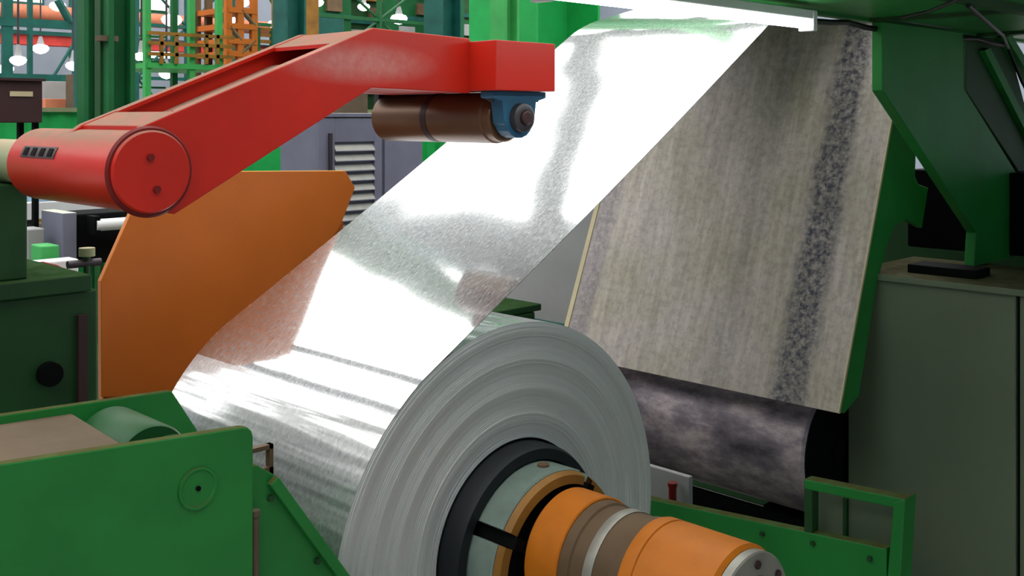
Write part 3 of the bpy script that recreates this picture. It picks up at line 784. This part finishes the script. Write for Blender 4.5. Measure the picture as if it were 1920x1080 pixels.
# green access tower
tw = thing('access_tower', 'pale green steel access tower with ochre guard rails', 'tower', (-9.3, 2.2, 0))
for px in (278, 361, 413):
    c = at(px, 100, X=-9.0); box(-9.07, -9.0, c.y - .035, c.y + .035, 0, 7).build('post', 'green_pale', tw)
    box(-10.2, -10.13, c.y - .03, c.y + .04, 0, 7).build('post', 'column_green', tw)
c0, c1_ = at(276, 100, X=-9.0).y, at(436, 100, X=-9).y
for py in (120, ):
    z = at(350, py, X=-9.0).z; box(-10.2, -8.98, c0, c1_, z - .06, z).build('deck', 'green_pale', tw)
for py, m_ in ((66, 'ochre'), (84, 'ochre'), (104, 'ochre')):
    z = at(350, py, X=-9.0).z; box(-8.98, -8.95, c0, c1_, z - .02, z + .02).build('guard_rail', m_, tw)
for px in (300, 328, 384, 405):
    c = at(px, 100, X=-9.0); zt_ = at(px, 66, X=-9).z; zb = at(px, 120, X=-9).z; box(-8.98, -8.95, c.y - .02, c.y + .02, zb, zt_).build('baluster', 'ochre', tw)
for i in range(14):
    z = .3 + i * .3; c = at(287, 100, X=-9.3); box(-9.34, -9.3, c.y - .16, c.y + .16, z - .012, z + .012).build('rung', 'column_green', tw)

# orange scaffold
sc = thing('orange_scaffold', 'rusty orange scaffold stack between green tower and teal column', 'scaffold', (-12, 4, 0))
XS = -11.5
for px in (430, 452, 478): 
    c = at(px, 60, X=XS); box(XS - .08, XS, c.y - .05, c.y + .05, 0, 4.6).build('upright', 'orange', sc); box(XS - 1, XS - .92, c.y - .05, c.y + .05, 0, 4.6).build('upright', 'rust', sc)
c0, c1_ = at(428, 60, X=XS).y, at(482, 60, X=XS).y
for py in (18, 48, 76, 100, 124):
    z = at(450, py, X=XS).z; box(XS - 1, XS + .01, c0, c1_, z - .05, z + .03).build('shelf', 'orange', sc)
for a_, b2 in (((430, 48), (452, 76)), ((452, 18), (478, 48)), ((478, 76), (452, 100))):
    MB().tube(at(*a_, X=XS - .02), at(*b2, X=XS - .02), .035, 8).build('brace', 'rust', sc)
sc2 = thing('ochre_walkway', 'ochre railed walkway just right of the orange scaffold', 'walkway', (-14, 6, 0))
XS = -14
c0, c1_ = at(480, 60, X=XS).y, at(540, 60, X=XS).y
for py in (55, 66, 78): z = at(500, py, X=XS).z; box(XS - .05, XS, c0, c1_, z - .03, z + .03).build('guard_rail', 'ochre', sc2)
z = at(500, 92, X=XS).z; box(XS - .8, XS, c0, c1_, z - .08, z).build('deck', 'ochre', sc2)
for px in (484, 512, 534): c = at(px, 60, X=XS); box(XS - .06, XS + .01, c.y - .04, c.y + .04, 0, at(500, 52, X=XS).z).build('post', 'column_green', sc2)

# lattice mast structures behind the arm top
def lattice(label, px0, px1, X, mat, zt_=7.5, step=1.3, cat='lattice frame'):
    y0 = at(px0, 60, X=X).y; y1 = at(px1, 60, X=X).y
    t_ = thing('lattice_frame', label, cat, (X, (y0 + y1) / 2, 0), 'lattice frames')
    nsec = max(2, int((y1 - y0) / 1.6))
    for i in range(nsec + 1):
        y = y0 + (y1 - y0) * i / nsec; box(X - .12, X, y - .04, y + .04, 0, zt_).build('post', mat, t_)
    z = 1.0; flip = 0
    while z < zt_ - .1:
        box(X - .1, X - .01, y0, y1, z - .04, z + .04).build('chord', mat, t_)
        for i in range(nsec):
            ya = y0 + (y1 - y0) * i / nsec; yb = y0 + (y1 - y0) * (i + 1) / nsec
            zz_ = min(z + step, zt_)
            if (i + flip) % 2: ya, yb = yb, ya
            MB().tube((X - .06, ya, z), (X - .06, yb, zz_), .032, 6).build('diagonal', mat, t_)
        z += step; flip += 1
    return t_


lattice('green lattice frame with diagonals above the red arm bend', 585, 830, -17, 'column_green')
lattice('green lattice frame between dark teal column and bright green column', 868, 948, -16, 'column_green')
lattice('teal lattice frame behind the switch box on the far left', -40, 150, -20, 'teal', 7.5, 1.7)
lattice('dark green lattice frame behind the green access tower', 258, 440, -22, 'teal', 8)
lattice('dark green lattice frame behind the ochre walkway', 480, 590, -20, 'column_green', 8)

# far equipment silhouettes
rbox((85, 190, 185, 230), -13, 1.5, 'salmon', 'salmon_crate_stack', 'salmon coloured block stack behind the green fence', 'block stack', floor=True)
rbox((82, 150, 152, 186), -15, 1, 'grey', 'grey_container', 'pale grey container above the salmon block stack', 'container', floor=True)
rbox((150, 188, 138, 200), -12.5, .5, 'tan', 'tan_locker', 'narrow tan locker beside the thick green column', 'locker', floor=True)
rbox((600, 645, 25, 52), -19, 1, 'teal', 'teal_tank', 'dark teal tank seen through the green lattice', 'tank', floor=True)
rbox((560, 598, -10, 48), -15.5, 1, 'ochre', 'ochre_bin', 'ochre bin tower right of the grey teal column', 'bin', floor=True)
rbox((640, 690, 170, 225), -6.0, .8, 'tan', 'tan_crate', 'tan crate behind the far end of the press roller', 'crate', floor=True)
for px, X, mat_, lab in ((620, -24, 'column_green', 'dark green machine tower behind the left half of the green lattice'), (700, -25, 'green_dark', 'very dark green machine tower behind the middle of the green lattice'), (790, -23, 'column_green', 'dark green machine tower just left of the dark teal column'), (905, -21, 'green_dark', 'very dark green machine tower right of the dark teal column')):
    t_ = thing('machine_tower', lab, 'machine tower', (X, 0, 0), 'machine towers')
    ya, yb2, _, _ = rects((px - 42, px + 42, 0, 60), X)
    box(X - .8, X - .1, ya, yb2, 0, 7.2).build('frame_body', mat_, t_)
    for q in range(5):
        zq = 3.4 + q * .75
        box(X - .1, X, ya, yb2, zq, zq + .12).build('ledge', ('teal', 'ochre', 'column_green')[q % 3], t_)
        yy = ya + (yb2 - ya) * ((q * .37 + .1) % .8); box(X - .1, X + .02, yy, yy + .55, zq + .2, zq + .55).build('panel', ('red_far', 'teal', 'grey', 'rust', 'red_far')[q], t_)
cg = thing('crane_girder', 'faded red crane girder high in the far hall', 'crane girder', (-26, 10, 0))
z0, z1 = at(75, 84, X=-26).z, at(75, 66, X=-26).z
box(-26.5, -26, -14, 34, z0, z1).build('girder', 'red_far', cg); box(-26.6, -25.9, -14, 34, z1, z1 + .06).build('rail', 'dark_steel', cg)
for y in (-10, 2, 14, 26): box(-26.5, -26.1, y, y + .4, 0, z0).build('pillar', 'teal', cg)
cg2 = thing('far_pipe', 'long pale red overhead pipe above the crane girder', 'pipe', (-29, 10, 0))
z = at(75, 24, X=-29).z; MB().tube((-29, -14, z), (-29, 34, z), .22, 12).build('pipe', 'salmon', cg2, smooth=True)
for y in (-8, 6, 20): box(-29.1, -28.9, y - .1, y + .1, 0, z - .2).build('support', 'teal', cg2)
rr1 = thing('service_bridge', 'dark teal service bridge rails on the far left', 'bridge', (-18, 4, 0))
for py, hgt in ((44, .16), (146, .14)):
    z = at(75, py, X=-18).z; box(-18.1, -18, at(-30, py, X=-18).y, at(152, py, X=-18).y, z - hgt / 2, z + hgt / 2).build('rail', 'teal', rr1)
for px in (16, 148): c = at(px, 60, X=-18); box(-18.12, -18.02, c.y - .09, c.y + .09, 0, 6.2).build('post', 'teal', rr1)
MB().tube(at(108, 0, X=-18.05), at(132, 42, X=-18.05), .08, 8).build('brace', 'teal', rr1)
# far daylit windows
nwin = 0
for i in range(14):
    for (za, zb) in ((4.6, 5.2), (6.2, 7.4)):
        if (i * 7 + int(za)) % 5 == 0: continue
        y = 2.5 + i * 2.3
        if y > 16: continue
        nwin += 1
        wnd = struct(box(-32, -31.95, y, y + 1.5, za, zb).build('window_%d' % nwin, 'teal'))
        box(-31.95, -31.93, y + .08, y + 1.42, za + .08, zb - .08).build('pane', 'window', wnd)
# high-bay lamps
lamps = [(322, 36, -20, 'above the green tower deck'), (682, 12, -22, 'over the red arm bend'), (748, 34, -18, 'low over the red arm'), (920, 50, -15, 'beside the bright green column'), (905, 14, -22, 'near the dark teal column top'), (108, 10, -22, 'high on the far left'), (76, 90, -24, 'under the faded red crane girder'), (34, 112, -16, 'low on the far left'), (138, 122, -16, 'beside the slate teal column'), (455, 4, -24, 'above the orange scaffold'), (312, 138, -15, 'below the green tower deck'), (595, 4, -21, 'right of the grey teal column'), (515, 44, -24, 'behind the ochre walkway'), (265, 105, -14, 'right of the thick green column'), (424, 36, -21, 'left of the orange scaffold'), (10, 128, -19, 'at the far left edge')]
for px, py, X, where in lamps:
    c = at(px, py, X=X); rr2 = .30 if py not in (34, 36) else .42
    rr2 *= (abs(X) / 22 + .1) * .55
    t_ = thing('high_bay_lamp', 'bright round hall lamp ' + where, 'lamp', (c.x, c.y, c.z - .2), 'hall lamps')
    dome = MB(); prv = None
    for (za, ra), (zb2, rb) in zip(((-.75, .05), (-.6, .55), (-.3, .9), (0, 1.0), (.3, .8)), ((-.6, .55), (-.3, .9), (0, 1.0), (.3, .8), (.42, .45))):
        dome.tube((c.x, c.y, c.z + za * rr2), (c.x, c.y, c.z + zb2 * rr2), ra * rr2, 16, rb * rr2)
    dome.build('lens', 'lamp', t_, smooth=True)
    MB().tube((c.x, c.y, c.z + .42 * rr2), (c.x, c.y, c.z + .42 * rr2 + .2), rr2 * .45, 12, rr2 * .2).build('socket', 'grey', t_, smooth=True)
    MB().tube((c.x, c.y, c.z + .25), (c.x, c.y, 11.0), .02, 6).build('hanger', 'dark_steel', t_)

for o in bpy.data.objects:
    if '_o' in o: del o['_o']
